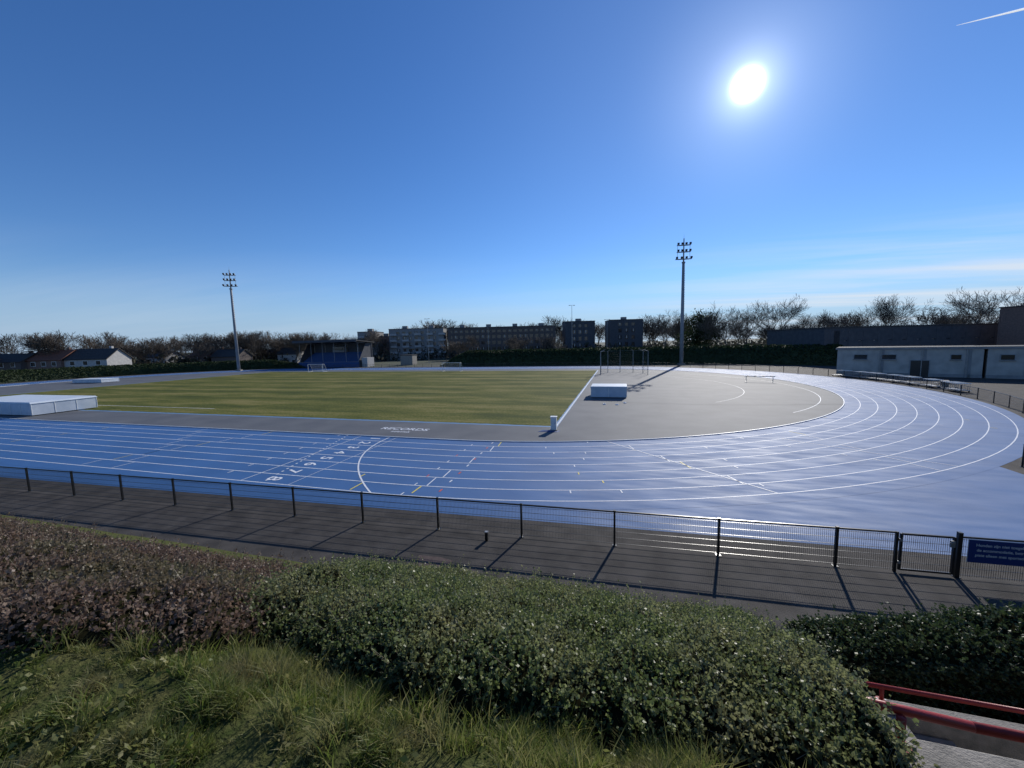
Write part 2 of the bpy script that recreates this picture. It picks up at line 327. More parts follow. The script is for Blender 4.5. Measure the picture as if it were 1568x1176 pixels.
a0=math.atan2(25-YC,18.4-XC)
P+=[(XC+47.5*math.cos(t),YC+47.5*math.sin(t)) for t in np.linspace(a0,math.pi/2,40)]
P+=[(XC-3*k,YC+47.5) for k in range(1,34)]
fence('track_perimeter_fence',P,1.1,wires=.12,hstep=.25).done()

# ------------------------------------------------------------ boxes/equipment
def matbox(name,loc,d,rz=0):
    g=G(name,loc,rz); x,y,z=d
    g.box('body','matside',(0,0,z*.45+.08),(x,y,z*.9)); g.box('lid','matcover',(0,0,z*.98+.06),(x+.14,y+.14,z*.12),taper=.97)
    n=max(2,int(x/1.6))
    for i in range(n+1): g.box('battens','white',(-x/2+.04+i*(x-.08)/n,-y/2-.012,z*.45+.08),(.06,.02,z*.86))
    n=max(2,int(y/1.6))
    for i in range(n+1): g.box('end_battens','white',(x/2+.012,-y/2+.04+i*(y-.08)/n,z*.45+.08),(.02,.06,z*.86))
    for i in (-1,1):
        for j in(-1,1): g.rod('wheels','black',(i*(x/2-.4),j*(y/2-.3)-.05,.08),(i*(x/2-.4),j*(y/2-.3)+.05,.08),.08)
    g.done(.015)
matbox('high_jump_mat_cover',(-1.2,47.6,.02),(4.1,3.2,1.25))
matbox('pole_vault_mat_cover',(-69.0,28.2,.02),(14,5.6,1.4),.02)
matbox('pole_vault_mat_cover',(-119,60,.02),(8.5,3.5,.8),.1)
g=G('timing_cabinet',(-4.75,28.2,.02),.05)
g.box('body','white',(0,0,.55),(.42,.42,.95)); g.box('lid','white',(0,0,1.05),(.5,.5,.06)); g.box('plinth','conc',(0,0,.04),(.55,.55,.08)); g.box('door_handle','galv',(.1,-.22,.6),(.03,.02,.12)); g.done(.012)
g=G('blue_tarpaulin',(-5.3,27.9,.022)); g.poly('sheet','blue',[(-.6,-.35,0),(.9,-.3,0),(1.1,.3,.0),(-.3,.35,0),(.2,0,.09)],[(0,1,4),(1,2,4),(2,3,4),(3,0,4)]); g.done()
g=G('steeplechase_barrier',(20.4,65.4,.012),-.25)
g.box('beam','white',(0,0,.88),(3.96,.127,.127))
for i in range(4): g.box('beam_stripes','black',(-1.5+i*1.0,0,.88),(.3,.131,.131))
for x in(-1.7,1.7):
    g.box('legs','galv',(x,0,.45),(.08,.08,.78)); g.box('feet','galv',(x,0,.03),(.1,1.3,.05)); g.rod('braces','galv',(x,-.5,.05),(x,0,.6),.025); g.rod('braces','galv',(x,.5,.05),(x,0,.6),.025)
g.done()
for k,(x,y) in enumerate(((-1.5,41.2),(-.2,41.0),(.6,42.3))):
    g=G('white_marker_cap',(x,y,.02)); g.rod('cap','white',(0,0,0),(0,0,.08),.2,.14,12); g.rod('grip','white',(0,0,.08),(0,0,.14),.04,.03); g.done()
def goal(loc,rz=0,w=5,h=2.2):
    g=G('football_goal',loc,rz)
    for x in(-w/2,w/2):
        g.rod('posts','white',(x,0,0),(x,0,h),.06); g.rod('frame','white',(x,0,h),(x,.8,h),.03); g.rod('frame','white',(x,.8,h),(x,1.7,.03),.03); g.rod('frame','white',(x,0,.03),(x,1.7,.03),.035)
    g.rod('crossbar','white',(-w/2,0,h),(w/2,0,h),.06); g.rod('frame','white',(-w/2,1.7,.03),(w/2,1.7,.03),.035)
    for i in range(int(w/.25)+1):
        x=-w/2+i*.25; g.rod('net','white',(x,.8,h),(x,1.7,.03),.012,n=3)
    for i in range(8):
        t=i/7; g.rod('net','white',(-w/2,.8+.9*t,h-(h-.03)*t),(w/2,.8+.9*t,h-(h-.03)*t),.012,n=3)
    g.done()
goal((-84,90.2,.03)); goal((-41.6,90.2,.03)); goal((-60,140,.03)); 
g=G('discus_cage',(0.5,82,.02),.1); pts=[(-4.5,-4),(-4.2,0),(-2.6,2.7),(0,3.4),(2.6,2.7),(4.2,0),(4.5,-4)]
for i,p in enumerate(pts):
    g.rod('posts','mast',(*p,0),(*p,4.6),.06,.045); g.rod('arms','mast',(*p,4.6),(p[0]*.8,p[1]*.8,5.0),.035)
for a,b in zip(pts,pts[1:]):
    for z in(.05,4.6): g.rod('cables','mast',(*a,z),(*b,z),.015,n=4)
    for i in range(1,14):
        t=i/14; q=(a[0]+(b[0]-a[0])*t,a[1]+(b[1]-a[1])*t); g.rod('net','black',(*q,.05),(*q,4.6),.006,n=3)
    for i in range(1,12): g.rod('net','black',(*a,i*.38),(*b,i*.38),.006,n=3)
g.done()
for k,dg in enumerate((17,13.5,10,6.5,3,-1,-6)):
    t=math.radians(dg); rr=48.9; g=G('hurdle_trolley',(XC+rr*math.cos(t),YC+rr*math.sin(t),.01),t+math.pi/2+random.uniform(-.06,.06))
    g.box('trolley_base','galv',(0,0,.22),(2.6,1.2,.06))
    for i in(-1,1):
        for j in(-1,1): g.rod('wheels','black',(i*1.1,j*.5-.03,.1),(i*1.1,j*.5+.03,.1),.1)
    for q in range(random.choice((6,8,9))):
        x=-1.15+q*.28
        g.box('hurdle_bars','white',(x,0,1.0),(.03,1.2,.08))
        for y in(-.5,.5): g.rod('uprights','galv',(x,y,.25),(x,y,1.0),.018,n=5); g.rod('hurdle_bases','galv',(x,y,.27),(x+.5,y,.27),.02,n=5)
    g.done()
for k,(x,y) in enumerate(((44,52),(39,60),(46,46))):
    g=G('picnic_table',(x,y,.01),.6+k*.5); g.box('top','grey',(0,0,.75),(1.8,.75,.05))
    for s in(-1,1):
        g.box('benches','grey',(0,s*.7,.45),(1.8,.28,.05)); g.box('legs','bark',(s*.6,0,.37),(.08,.6,.72)); g.box('legs','bark',(s*.6,0,.40),(.075,1.5,.07))
    g.done()
g=G('marker_stake',(-4.3,11.6,.0)); g.box('post','black',(0,0,.15),(.09,.09,.3)); g.box('cap','galv',(0,0,.31),(.11,.11,.03)); g.done()
M['patch']=mat('asphalt_patch_red',(.085,.06,.055),(.11,.08,.07),6,rough=.9,bump=.5)
sheet('asphalt_patch',[(-6.0,9.7),(-5.6,9.55),(-5.0,9.6),(-4.9,10.2),(-5.4,10.3),(-6.1,10.25)],.008,M['patch'])

def mast(loc,rz,h=32.6,k=1):
    g=G('floodlight_mast',loc,rz)
    g.box('foundation','conc',(0,0,.2),(1.6,1.6,.4)); g.rod('pole','mast',(0,0,.4),(0,0,h-6),.46*k,.3*k,14); g.rod('pole_top','mast',(0,0,h-6),(0,0,h),.2,.12,10)
    g.box('base_door','galv',(0,-.42*k,1.6),(.3,.06,.8)); g.rod('collar','mast',(0,0,h-6.2),(0,0,h-5.9),.45,.45,14)
    for i,(z,w) in enumerate(((h-5.2,4.0),(h-3.4,3.4),(h-1.7,3.4))):
        for y in(-.25,.25): g.box('crossarms','mast',(0,y,z),(w,.09,.12))
        g.box('platform','mast',(0,0,z-.08),(w*.7,.5,.04))
        for j in range(4):
            x=-w/2+.25+j*(w-.5)/3
            g.rod('brackets','mast',(x,-.25,z),(x,-.5,z+.25),.03,n=5)
            g.box('lamps','galv',(x,-.62,z+.3),(.5,.26,.5),rx=.6); g.box('lamp_glass','glass',(x,-.75,z+.22),(.44,.02,.44),rx=.6)
    for x in(-1.5,1.5): g.rod('verticals','mast',(x,0,h-5.2),(x,0,h-1.6),.04,n=5)
    g.rod('lightning_rod','mast',(0,0,h),(0,0,h+1.0),.03,.01,5)
    for q in range(40): g.box('ladder_rungs','mast',(0.48*k-.0035*q,0,1+q*.6),(.1,.4,.03))
    g.done(smooth=('pole','pole_top'))
mast((15.9,110,0),.1,k=1.1); mast((-121,97,0),.5)
def lamp_pole(loc,h=14,rz=0):
    g=G('street_lamp',loc,rz); g.rod('pole','galv',(0,0,0),(0,0,h),.11,.06,8); g.rod('arm','galv',(-.8,0,h),(.8,0,h),.04,n=6)
    for x in(-.8,.8): g.box('lamp_head','mast',(x,0,h-.05),(.6,.35,.16))
    g.done()
lamp_pole((-70.5,133,0),17); lamp_pole((-16.5,140,0),20,.3); lamp_pole((-4.5,150,0),15); lamp_pole((-52,150,0),14)

# ------------------------------------------------------------ buildings
def block(name,p0,p1,h,depth,floors,bays,wall,piers=.5,spand=.45,balcony=False,roofbox=True):
    a=Vector((*p0,0));b=Vector((*p1,0)); d=b-a; w=d.length; g=G(name,a,math.atan2(d.y,d.x)); fh=h/floors
    g.box('core_glazing','glass',(w/2,depth/2,h/2),(w-.6,depth-.6,h-.1))
    for i in range(floors+1):
        z=min(i*fh,h-fh*spand*.3); hh=fh*spand
        g.box('spandrels',wall,(w/2,depth/2,z+ (hh*.0 if i else hh*.25)),(w,depth,hh if i else hh*.5))
    bw=w/bays
    for i in range(bays+1):
        pw=bw*piers*(1.5 if i in(0,bays) else 1)
        for y in(.11,depth-.11): g.box('piers',wall,(min(max(i*bw,pw/2-.003),w-pw/2+.003),y-(.003 if y<1 else -.003),h/2),(pw,.28,h))
    for x in(.14,w-.14): g.box('end_walls',wall,(x,depth/2,h/2),(.294,depth-.6,h-.02))
    for fl in range(floors):
        for i in range(bays):
            if random.random()<.4: g.box('curtains','pale',(i*bw+bw*.5+random.uniform(-.2,.2)*bw*.3,.27,fl*fh+fh*.62),(bw*.16,.04,fh*.5))
    if balcony:
        for fl in range(1,floors):
            for i in range(0,bays,2):
                g.box('balcony_slabs','pale',(i*bw+bw*.8,-.7,fl*fh),(bw*1.1,1.4,.16)); g.box('balcony_fronts','pale',(i*bw+bw*.8,-1.38,fl*fh+.55),(bw*1.1,.05,.8))
    g.box('roof','felt',(w/2,depth/2,h+fh*spand*.25),(w+.3,depth+.3,.25))
    if roofbox:
        for i in range(max(1,int(w/14))): g.box('roof_plant','grey',(w*(i+.5)/max(1,int(w/14)),depth/2,h+1.2),(2.6,2.4,1.7))
    g.done()
block('apartment_block',(-115,175),(-88,183),15.5,12,5,9,'grey',balcony=True)
block('apartment_block',(-131,171),(-122,173),14.5,12,5,3,'grey',balcony=True)
block('apartment_block',(-86,184),(-32,199.4),15.4,12,5,20,'brick',piers=.35)
block('apartment_tower',(-27.0,200),(-12.2,204),17.2,13,5,5,'dark')
block('apartment_tower',(-4.6,207),(11.8,211),17.5,13,5,5,'dark')
block('apartment_block',(-125,178),(-117,180),12,10,4,4,'brick2')
def house(loc,rz,w=9,dp=8,h=5.5,rh=3.2,wall='brick2',roof='rooft'):
    g=G('brick_house',loc,rz)
    g.box('walls',wall,(0,0,h/2),(w,dp,h))
    g.poly('gables',wall,[(-w/2,-dp/2,h),(-w/2,dp/2,h),(-w/2,0,h+rh),(w/2,-dp/2,h),(w/2,dp/2,h),(w/2,0,h+rh)],[(0,2,1),(3,4,5)])
    e=.4; t=.18
    for s in(-1,1):
        ln=math.hypot(dp/2+e,rh*(dp/2+e)/(dp/2)); an=math.atan2(rh,dp/2)
        g.box('roof',roof,(0,s*(dp/4+e/2),h+rh/2-rh*e/dp+.1),(w+2*e,ln,t),rx=-s*an)
    for x in(-w*.3,0,w*.3):
        for z in(1.5,4.0):
            if z<2 and x==0: g.box('door','bark',(x,-dp/2-.01,1.05),(1,.1,2.1)); continue
            if z>h-.8: continue
            g.box('window_frames','white',(x,-dp/2-.01,z),(1.5,.1,1.4)); g.box('window_glass','glass',(x,-dp/2-.04,z),(1.3,.1,1.2))
    g.box('chimney',wall,(w*.3,.6,h+rh+.1),(.7,.7,1.6)); g.done()
hs=[(-171,78,.25),(-160,82,.3),(-182,74,.2),(-205,76,.35),(-196,92,.1),(-150,118,.2),(-163,120,.25),(-185,116,.1),(-220,98,.3),(-240,88,.2),(-142,140,.2),(-160,150,.4)]
for i,(x,y,a) in enumerate(hs): house((x,y,0),a,w=random.choice((9,11,13)),h=random.uniform(4.2,5.4),rh=random.uniform(2.2,3.2),wall=('brick2','pale','brick')[i%3],roof=('rooft','roofr','rooft')[(i+1)%3])
def club(name,p0,p1,h,depth,doors,wins):
    a=Vector((*p0,0));b=Vector((*p1,0)); d=b-a; w=d.length; g=G(name,a,math.atan2(d.y,d.x))
    g.box('walls','whitewall',(w/2,depth/2,h/2),(w,depth,h)); g.box('fascia','grey',(w/2,depth/2,h+.1),(w+.5,depth+.5,.28)); g.box('roof','felt',(w/2,depth/2,h+.27),(w+.3,depth+.3,.06))
    g.box('plinth','grey',(w/2,-.03,.25),(w+.02,.08,.5))
    for x,ww in doors: g.box('door_frames','mast',(x,-.04,1.3),(ww+.2,.1,2.6)); g.box('doors','black',(x,-.08,1.25),(ww,.06,2.5))
    for x,ww in wins: g.box('window_frames','mast',(x,-.04,h-1.25),(ww+.16,.08,.86)); g.box('window_glass','glass',(x,-.06,h-1.25),(ww,.08,.7)); g.box('sills','conc',(x,-.1,h-1.74),(ww+.3,.18,.08))
    for q in (.33,.62,.9): g.rod('downpipes','galv',(w*q,-.12,0),(w*q,-.12,h),.05,n=6); g.box('pilasters','grey',(w*q+.35,-.02,h/2),(.3,.1,h-.02))
    g.done()
club('clubhouse',(36.5,79.3),(51,72.0),4.3,9,[(9.9,2.0)],[(3.0,1.6),(6.4,1.6),(13.6,1.0)])
club('storage_building',(51.3,71.8),(68,63.2),4.3,8,[(4.0,1.1),(8.6,2.4)],[(1.8,1.2),(13,1.5)])
block('sports_hall',(46,106),(92,119),7.9,20,2,14,'dark',piers=.7,spand=.75,roofbox=False)
block('terraced_house_row',(82,101.5),(98,105),11.5,9,3,5,'brick2',piers=.5)
g=G('grandstand',(-112,112.5,0),.03); w=25; n=9
g.box('front_wall','blue',(w/2,.15,.9),(w,.3,1.8)); g.box('front_cap','grey',(w/2,.15,1.84),(w+.1,.4,.08))
for i in range(n): g.box('terraces','dark',(w/2,.7+i*.8,(1.4+i*.42)/2),(w-.6,.8,1.4+i*.42)); g.box('seats','blue',(w/2,.85+i*.8,1.4+i*.42+.22),(w-2,.35,.4))
g.box('back_wall','dark',(w/2,8.2,4.3),(w,.3,8.6))
for x in(.15,w-.15): g.poly('side_walls','dark',[(x,.3,0),(x,8.05,0),(x,8.05,8.6),(x,5,8.4),(x,.3,2)],[(0,1,2,3,4)])
g.box('roof','felt',(w/2,3.8,8.9),(w+1.2,10.4,.3),rx=-.06); g.box('roof_fascia','dark',(w/2,-1.45,9.2),(w+1.25,.12,.8))
for i in range(6): x=.5+i*(w-1)/5; g.rod('columns','mast',(x,7.9,0),(x,7.9,8.6),.12); g.rod('roof_trusses','mast',(x,7.8,8.1),(x,-1,8.8),.08); g.rod('front_columns','mast',(x,.6,1.8),(x,.6,8.8),.07)
g.box('press_box','grey',(w*.5,6.9,6.2),(5,1.8,2.0)); g.box('press_window','glass',(w*.5,5.98,6.4),(4.6,.06,1.1))
g.box('stair_block','pale',(w+1.4,3.4,1.6),(2.2,4,3.2)); g.done()
block('garden_shed',(-76,122),(-71.5,122.5),3.2,4,1,2,'conc',roofbox=False)

def bank(name,P,w,h,m):
    V=[];F=[];n=len(P); prof=[(0,0),(.12,.55),(.3,.85),(.5,1),(.75,.85),(1,0)]
    for i in range(n):
        a=Vector(P[max(i-1,0)]);b=Vector(P[min(i+1,n-1)]); d=(b-a).normalized(); nn=Vector((-d.y,d.x)); s=min(1,min(i,n-1-i)/4.0)**.6
        for k,(o,z) in enumerate(prof):
            q=Vector(P[i])+nn*w*o; V.append((q.x+random.uniform(-.15,.15),q.y+random.uniform(-.15,.15),max(-.05,z*h*s*(1+random.uniform(-.04,.04)))))
    k=len(prof)
    for i in range(n-1):
        for j in range(k-1): F.append((i*k+j,(i+1)*k+j,(i+1)*k+j+1,i*k+j+1))
    o=new_obj(name,V,F,M[m],smooth=True); return np.array(V),o
LV=leafmat('far_hedge_leaves',(.018,.03,.012),(.03,.048,.018),(.055,.08,.03),rough=.7,trans=.25,spec=.2)
def clumps(P,size,name,m,parent=None):
    n=len(P); A=rng.normal(size=(n,3)); A/=np.linalg.norm(A,axis=1)[:,None]; B=rng.normal(size=(n,3)); B-=A*(A*B).sum(1)[:,None]; B/=np.linalg.norm(B,axis=1)[:,None]
    s=size*rng.uniform(.6,1.4,n); A=A*s[:,None]; B=B*(s*.6)[:,None]
    V=np.stack([P-A,P-B,P+A,P+B],1).reshape(-1,3); F=np.arange(n*4).reshape(-1,4)
    return np_mesh(name,V,F,m,parent)
def bank_leaves(V,o,n,size,name):
    V=V.reshape(-1,6,3); i=rng.integers(0,V.shape[0]-1,n); j=rng.integers(0,4,n); u_=rng.random(n)[:,None]; v_=rng.random(n)[:,None]
    P=(V[i,j]*(1-u_)+V[i+1,j]*u_)*(1-v_)+(V[i,j+1]*(1-u_)+V[i+1,j+1]*u_)*v_; P[:,2]+=rng.uniform(-.05,.25,n)
    clumps(P,size,name,LV,o)
def dens(P,step=2.0):
    Q=[P[0]]
    for a,b in zip(P,P[1:]):
        L_=math.dist(a,b); k=max(1,int(L_/step)); Q+=[(a[0]+(b[0]-a[0])*t/k,a[1]+(b[1]-a[1])*t/k) for t in range(1,k+1)]
    return Q
pb=dens([(52,97),(44,103),(34,109),(20,113)]+[(0,113),(-30,113),(-56,113)])
V,o=bank('embankment_hedge',[p for p in reversed(pb)],9,4.7,'bankgreen'); bank_leaves(V,o,26000,.22,'leaves')
pb=dens([(XL+52*math.cos(t),YC+52*math.sin(t)) for t in np.linspace(math.radians(200),math.radians(104),30)])
V,o=bank('embankment_hedge',pb,6,3.0,'bankgreen'); bank_leaves(V,o,16000,.2,'leaves')

# ------------------------------------------------------------ trees
def tree_mesh(h,seed,depth=6,minr=.012,kids=(2,4),upw=.15):
    rd=random.Random(seed); V=[];F=[]
    def seg(a,b,r0,r1,n):
        k=len(V); d=(b-a).normalized(); u_=d.orthogonal().normalized(); w_=d.cross(u_)
        for p,r_ in((a,r0),(b,r1)):
            for i in range(n):
                t=2*math.pi*i/n; V.append(p+(u_*math.cos(t)+w_*math.sin(t))*r_)
        for i in range(n): j=(i+1)%n; F.append((k+i,k+j,k+n+j,k+n+i))
    def grow(p,d,ln,r_,lev):
        n=8 if lev==0 else (5 if lev<3 else 3); steps=3 if lev<3 else 2; q=p; dd=d.copy()
        for s in range(steps):
            dd=(dd+Vector((rd.gauss(0,.13),rd.gauss(0,.13),rd.gauss(0,.08)+upw*.5*(lev>0)))).normalized()
            e=q+dd*ln/steps; r2=r_*(.80 if lev else .86); seg(q,e,r_,max(r2,minr),n); r_=max(r2,minr); q=e
            if lev<depth and (lev>0 or s>0):
                for _ in range(rd.randint(*kids) if s==steps-1 else rd.randint(1,2)):
                    ax=Vector((rd.gauss(0,1),rd.gauss(0,1),rd.gauss(0,1))).cross(dd).normalized()
                    nd=(Matrix.Rotation(rd.uniform(.35,.95)*(1 if lev else .9),3,ax)@dd); nd=(nd+Vector((0,0,upw))).normalized()
                    grow(q,nd,ln*rd.uniform(.55,.78)*(1.0 if lev else 1.15),max(r_*rd.uniform(.5,.7),minr),lev+1)
    grow(Vector((0,0,0)),Vector((0,0,1)),h*.34,h*.016,0)
    zm=max(v.z for v in V); k=h/zm
    return np.array([[v.x*k,v.y*k,v.z*k] for v in V]),F
tmeshes=[]
for s in (1,2,3,4):
    V,F=tree_mesh(18,s,depth=5,minr=.02,kids=(2,3))
    me=bpy.data.meshes.new('bare_tree_mesh'); me.from_pydata(V.tolist(),[],F); me.materials.append(M['bark']); tmeshes.append(me)
def btree(x,y,h,i):
    o=bpy.data.objects.new('bare_tree',tmeshes[i%4]); COL.objects.link(o); o.location=(x,y,0); k=h/18; o.scale=(k*1.1,k*1.1,k); o.rotation_euler=(0,0,x*1.7+y)
for i,(x,y,h) in enumerate([(46.9,138,19.5),(34,134,18.5),(40,140,18),(76,141,18.8),(87,123,18.8),(64.6,143,15.5),(16.4,160,18.5),(22,163,17),(56,142,15),(70,150,14),(97,121,16),(29,150,16),(90,135,15),(-84,210,20)]): btree(x,y,h,i)
V,F=tree_mesh(17,11,depth=3); e=new_obj('ivy_covered_tree',V.tolist(),F,M['bark']); e.location=(27,143,0)
pp=[]
for _ in range(60):
    c=np.array([random.gauss(0,2.6),random.gauss(0,2.6),random.uniform(2,15.5)]); c[:2]*=(1.1-abs(c[2]-8)/14); pp.append(c+rng.normal(size=(130,3))*np.array([.9,.9,1.0]))
clumps(np.concatenate(pp),.28,'foliage',LV,e)
lo=[tree_mesh(16,s,depth=4,minr=.035,kids=(2,4)) for s in(21,22,23,24,25)]
AV=[];A3=[];off=0
def addt(x,y,h):
    global off
    V,F=random.choice(lo); F=np.array(F); a=random.uniform(0,6.28); k=h/16; c,s=math.cos(a)*k*1.25,math.sin(a)*k*1.25
    AV.append(np.stack([V[:,0]*c-V[:,1]*s+x,V[:,0]*s+V[:,1]*c+y,V[:,2]*k],1)); A3.append(F+off); off+=len(V)
for i in range(95):
    t=i/95; ang=math.radians(-62+t*100); d=random.uniform(215,290)
    addt(d*math.sin(ang),d*math.cos(ang),random.uniform(12,19)+(5 if -30<math.degrees(ang)<5 else 0)-(3 if math.degrees(ang)<-40 else 0))
for i in range(55):
    ang=math.radians(random.uniform(-72,-34)); d=random.uniform(185,225); addt(d*math.sin(ang),d*math.cos(ang),random.uniform(9,15.5))
for i in range(12): addt(random.uniform(-75,-20),random.uniform(150,180),random.uniform(7,12))
tl=np_mesh('distant_tree_row',np.concatenate(AV),np.concatenate(A3),M['bark'])
bb=[]
for i in range(420):
    a=math.radians(random.uniform(-66,50)); d=random.uniform(190,300); c=np.array([d*math.sin(a),d*math.cos(a),random.uniform(.5,3.5)])
    bb.append(c+rng.normal(size=(70,3))*np.array([3.2,3.2,1.5]))
bb=np.concatenate(bb); bb[:,2]=np.abs(bb[:,2])
LB=leafmat('scrub',(.045,.045,.033),(.07,.07,.05),(.10,.09,.065),rough=.8,trans=.2,spec=.1)
clumps(bb,.8,'undergrowth',LB,tl)
cmt=mat('contrail_glow',(.9,.9,.9),rough=1); cmt.node_tree.nodes['Principled BSDF'].inputs['Emission Color'].default_value=(1,1,1,1); cmt.node_tree.nodes['Principled BSDF'].inputs['Emission Strength'].default_value=.6  # emission added so the vapour reads white; it is no light source
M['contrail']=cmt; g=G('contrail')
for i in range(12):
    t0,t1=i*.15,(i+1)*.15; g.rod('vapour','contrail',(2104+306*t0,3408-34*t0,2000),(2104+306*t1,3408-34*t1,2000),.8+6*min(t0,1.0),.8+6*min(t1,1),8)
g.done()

# ------------------------------------------------------------ near bank
def z0s(y): return 5.0 if y<1.2 else max(-.1,5.0-.64*(y-1.2))
def xr(y): return 1.28+.20*(y-2.0)
def z0(x,y):
    z=z0s(y)
    if x>xr(y)+.1 and y>1.9: z=min(z,2.0 if y<5.0 else z)
    return z
xs=np.concatenate([np.arange(-60,-6,2.0),np.arange(-6,6,.12),np.arange(6,50,2.0)]); ys=np.concatenate([np.arange(-30,-2,4.0),np.arange(-2,9.4,.12)])
V=[];F=[]
for x in xs:
    for y in ys: V.append((x,y,z0(x,y)+.035*noise.noise(Vector((x*1.5,y*1.5,0)))+.02*noise.noise(Vector((x*6,y*6,3)))))
ny=len(ys)
for i in range(len(xs)-1):
    for j in range(ny-1): a=i*ny+j; F.append((a,a+ny,a+ny+1,a+1))
M['bank']=mat('bank_soil_grass',(.035,.05,.014),(.085,.085,.032),9,rough=1,bump=1,bscale=40,spec=.05)
new_obj('embankment_ground',V,F,M['bank'],smooth=True)
M['grass']=leafmat('grass_blades',(.085,.125,.022),(.15,.19,.038),(.32,.29,.12),rough=.5,trans=.5,spec=.3,patch=(.22,.20,.085),pscale=3.2)
n=330000; P=np.stack([rng.uniform(-4.6,1.6,n),rng.uniform(.35,2.0,n),np.zeros(n)],1)
dn=np.array([noise.noise(Vector((p[0]*2.4,p[1]*2.4,5)))+.9*noise.noise(Vector((p[0]*8,p[1]*8,9))) for p in P]); keep=rng.random(n)<np.clip(.68+dn*1.4,.15,1); P=P[keep]; dn=dn[keep]
P[:,2]=[z0(p[0],p[1])-.01 for p in P]; n=len(P)
hg=rng.uniform(.016,.048,n)*(1+np.clip(dn,-.5,1.2)*1.9)
tri_blades(P,hg,rng.uniform(.0025,.0055,n),np.full(n,1.5),'grass',M['grass'])
tp=[]
for _ in range(75):
    cx=random.uniform(-3.4,1.15); cy=random.uniform(1.2,1.68) if random.random()<.6 else random.uniform(.6,1.3); k=random.randint(30,90)
    tp.append(rng.normal(size=(k,3))*np.array([.04,.04,0])+np.array([cx,cy,0]))
for cx,cy,k in((1.0,1.62,260),(.35,1.55,200)): tp.append(rng.normal(size=(k,3))*np.array([.05,.05,0])+np.array([cx,cy,0]))
tp=np.concatenate(tp); tp[:,2]=[z0(p[0],p[1]) for p in tp]; n=len(tp)
tri_blades(tp,rng.uniform(.06,.18,n),rng.uniform(.0035,.006,n),np.full(n,.9),'tall_grass_tuft',M['grass'])
n=9000; wp=np.stack([rng.uniform(-4.2,1.2,n),rng.uniform(.4,1.8,n),np.zeros(n)],1); kk=np.array([noise.noise(Vector((p[0]*3,p[1]*3,15)))>.08 for p in wp]); wp=wp[kk]; wp[:,2]=[z0(p[0],p[1])+random.uniform(.02,.07) for p in wp]
clumps(wp,.014,'broad_leaved_weeds',M['grass'])
# hedges ---------------------------------------------------
def nz(x,y,s,o): return noise.noise(Vector((x*s,y*s,o)))
def prof(t): t=min(max(t,0),1); return math.sqrt(1-(1-t)**2)
def green(x,y):
    yf=1.66+.12*math.sin(x*2.1)+.14*nz(x,0,3,1); xl=-2.75-.55*(y-1.7); d=min((y-yf)/1.7,(6.0-y)/1.2,(x-xl)/1.3,(xr(y)-x)/.42)
    if d<=0: return None
    return z0s(y)+(.60+.12*nz(x,y,.9,2)+.12*nz(x,y,2.6,7)+.06*nz(x,y,6,8))*prof(d)
def redh(x,y):
    yf=1.0+.08*math.sin(x*1.3)+.1*nz(x,0,2,4)+(max(0,x+3.2)*.5); d=min((y-yf)/1.1,(4.7-y)/1.5,(-2.3-x)/.8)
    if d<=0: return None
    return z0s(y)+(.39+.08*nz(x,y,1.0,12)+.09*nz(x,y,2.6,17))*prof(d)
def dark(x,y):
    d=min((y-4.95)/.35,(6.1-y)/.5,(x-2.35)/.4)
    if d<=0: return None
    return 1.9+(min(1.5,.85+.27*(x-2.5))+.08*nz(x,y,1.5,22))*prof(d)**.6
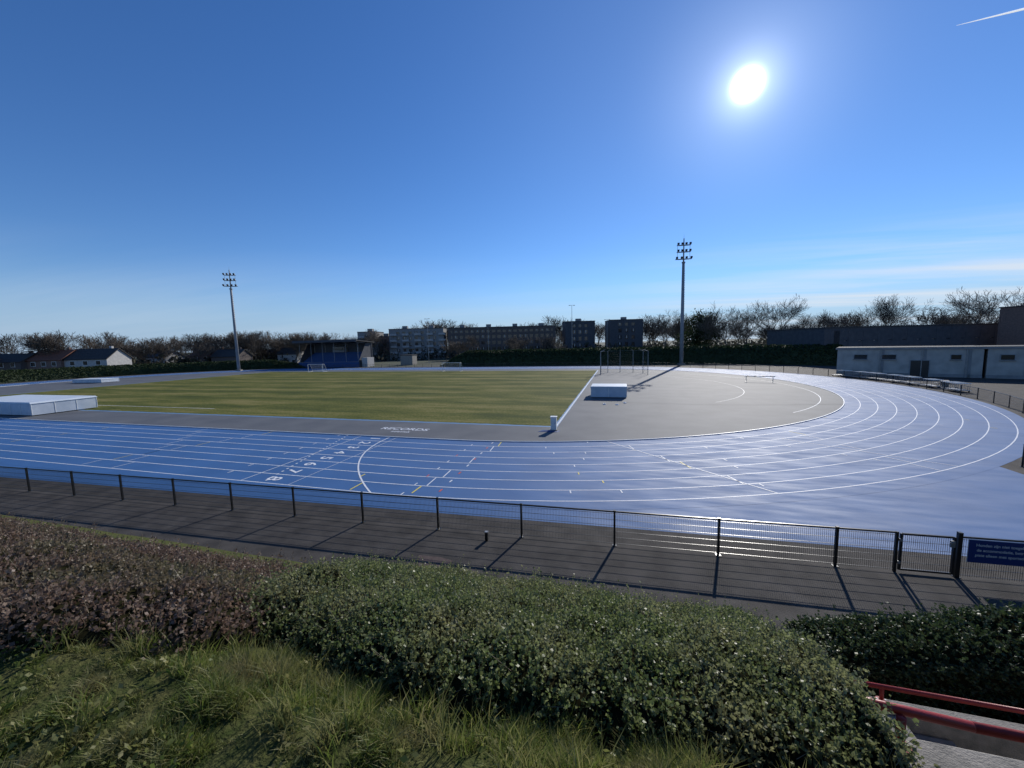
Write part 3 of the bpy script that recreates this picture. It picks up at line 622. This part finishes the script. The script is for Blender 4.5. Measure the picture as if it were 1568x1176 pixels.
def hedge(name,fn,x0,x1,y0,y1,ntw,nleaf,size,twlen,lm,step=.08,base=None,clr=.06,wid=.42):
    xs=np.arange(x0,x1,step); ys=np.arange(y0,y1,step); Z=np.full((len(xs),len(ys)),np.nan); B=np.zeros_like(Z)
    for i,x in enumerate(xs):
        for j,y in enumerate(ys):
            v=fn(x,y); b=(z0(x,y)-.05) if base is None else base
            B[i,j]=b; Z[i,j]=b if v is None else v-clr
    inside=(Z>B+1e-6)
    V=np.stack([np.repeat(xs,len(ys)),np.tile(ys,len(xs)),Z.ravel()],1); ny=len(ys); F=[]
    for i in range(len(xs)-1):
        for j in range(ny-1):
            if inside[i:i+2,j:j+2].any(): a=i*ny+j; F.append((a,a+ny,a+ny+1,a+1))
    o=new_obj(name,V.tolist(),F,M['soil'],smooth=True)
    gx=np.gradient(Z,step,axis=0); gy=np.gradient(Z,step,axis=1); wgt=np.where(inside,np.minimum(np.sqrt(1+gx**2+gy**2),9),0).ravel()
    dist=np.sqrt(V[:,0]**2+V[:,1]**2); wgt=wgt/np.maximum(dist,2.5)**.7
    idx=rng.choice(wgt.size,ntw,p=wgt/wgt.sum()); X=V[idx,0]+rng.uniform(-.5,.5,ntw)*step; Y=V[idx,1]+rng.uniform(-.5,.5,ntw)*step
    gxx=gx.ravel()[idx]; gyy=gy.ravel()[idx]; Zt=V[idx,2]+(X-V[idx,0])*gxx+(Y-V[idx,1])*gyy
    N_=np.stack([-gxx,-gyy,np.ones(ntw)],1); N_/=np.linalg.norm(N_,axis=1)[:,None]
    D=N_*.7+np.array([0,0,.5])+rng.normal(size=(ntw,3))*.45; D/=np.linalg.norm(D,axis=1)[:,None]
    ln=twlen*rng.uniform(.35,1.1,ntw)*np.where(rng.random(ntw)<.07,2.0,1.0); P0=np.stack([X,Y,Zt],1)-D*(twlen*.25)
    ts=rng.uniform(.1,1.0,(ntw,nleaf)); C=P0[:,None,:]+D[:,None,:]*(ts*ln[:,None])[:,:,None]
    C=C.reshape(-1,3); Dr=np.repeat(D,nleaf,0); m=len(C)
    A=Dr*.55+rng.normal(size=(m,3))*.75; A/=np.linalg.norm(A,axis=1)[:,None]; Bv=np.cross(A,rng.normal(size=(m,3))); Bv/=np.linalg.norm(Bv,axis=1)[:,None]
    s=size*rng.uniform(.5,1.3,m); A*=s[:,None]; Bv*=(s*wid)[:,None]
    Vl=np.stack([C,C+A*.5+Bv,C+A,C+A*.5-Bv],1).reshape(-1,3); np_mesh('leaves',Vl,np.arange(m*4).reshape(-1,4),lm,o)
    wv=np.cross(D,rng.normal(size=(ntw,3))); wv/=np.linalg.norm(wv,axis=1)[:,None]; wv*=.0017
    Vt=np.stack([P0-wv,P0+wv,P0+D*ln[:,None]*1.1+wv*.3,P0+D*ln[:,None]*1.1-wv*.3],1).reshape(-1,3); np_mesh('twigs',Vt,np.arange(ntw*4).reshape(-1,4),M['stem'],o)
    return o
LG=leafmat('cotoneaster_leaves',(.085,.12,.035),(.14,.18,.06),(.26,.29,.13),rough=.44,trans=.48,patch=(.25,.25,.12),pscale=1.6,spec=.45)
LR=leafmat('barberry_leaves',(.105,.065,.045),(.175,.115,.085),(.27,.19,.14),rough=.5,trans=.42,patch=(.15,.135,.07),pscale=1.1,spec=.4)
LD=leafmat('dark_hedge_leaves',(.03,.05,.02),(.05,.08,.03),(.09,.12,.05),rough=.5,trans=.3,spec=.4)
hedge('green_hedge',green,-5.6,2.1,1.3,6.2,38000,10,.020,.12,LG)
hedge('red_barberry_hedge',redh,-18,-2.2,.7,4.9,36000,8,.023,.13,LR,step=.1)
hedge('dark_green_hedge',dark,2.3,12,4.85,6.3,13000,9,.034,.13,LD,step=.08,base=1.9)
g=G('concrete_stairs',(0,0,0))
for i in range(8): g.box('steps','conc',(2.1+i*.42,3.85,1.0+(2.2-i*.15)/2-.5),(.417,1.0,2.2-i*.15+.5))
g.box('stringer','conc',(4.5,4.43,2.3),(5.4,.12,1.1)); g.done(.01)
g=G('concrete_retaining_wall',(0,0,0)); g.box('wall','conc',(4.1,3.08,2.7),(4.8,.30,1.7)); g.box('coping','conc',(4.1,3.08,3.575),(4.84,.36,.055)); g.done(.012)
def rail(name,pts,r_,posts,base):
    g=G(name)
    for a,b in zip(pts,pts[1:]): g.rod('tube','red',a,b,r_,n=14)
    for x,y,zt in posts:
        g.rod('posts','red',(x,y,base),(x,y,zt),r_*.8,n=14); g.rod('flanges','red',(x,y,base),(x,y,base+.02),r_*2.2,n=16)
        for s in(-1,1): g.rod('bolts','galv',(x+s*r_*1.6,y,base+.02),(x+s*r_*1.6,y,base+.035),.008,n=6)
    g.done(smooth=('tube','posts'))
rail('red_handrail',[(1.45,3.24,3.86),(2.4,3.18,3.85),(6.5,3.14,3.84)],.034,[(1.98,3.15,3.85),(4.0,3.15,3.84)],3.604)
rail('red_handrail',[(2.0,4.42,3.03),(8,4.42,3.05)],.022,[(2.6,4.42,3.03),(5,4.42,3.04)],2.86)
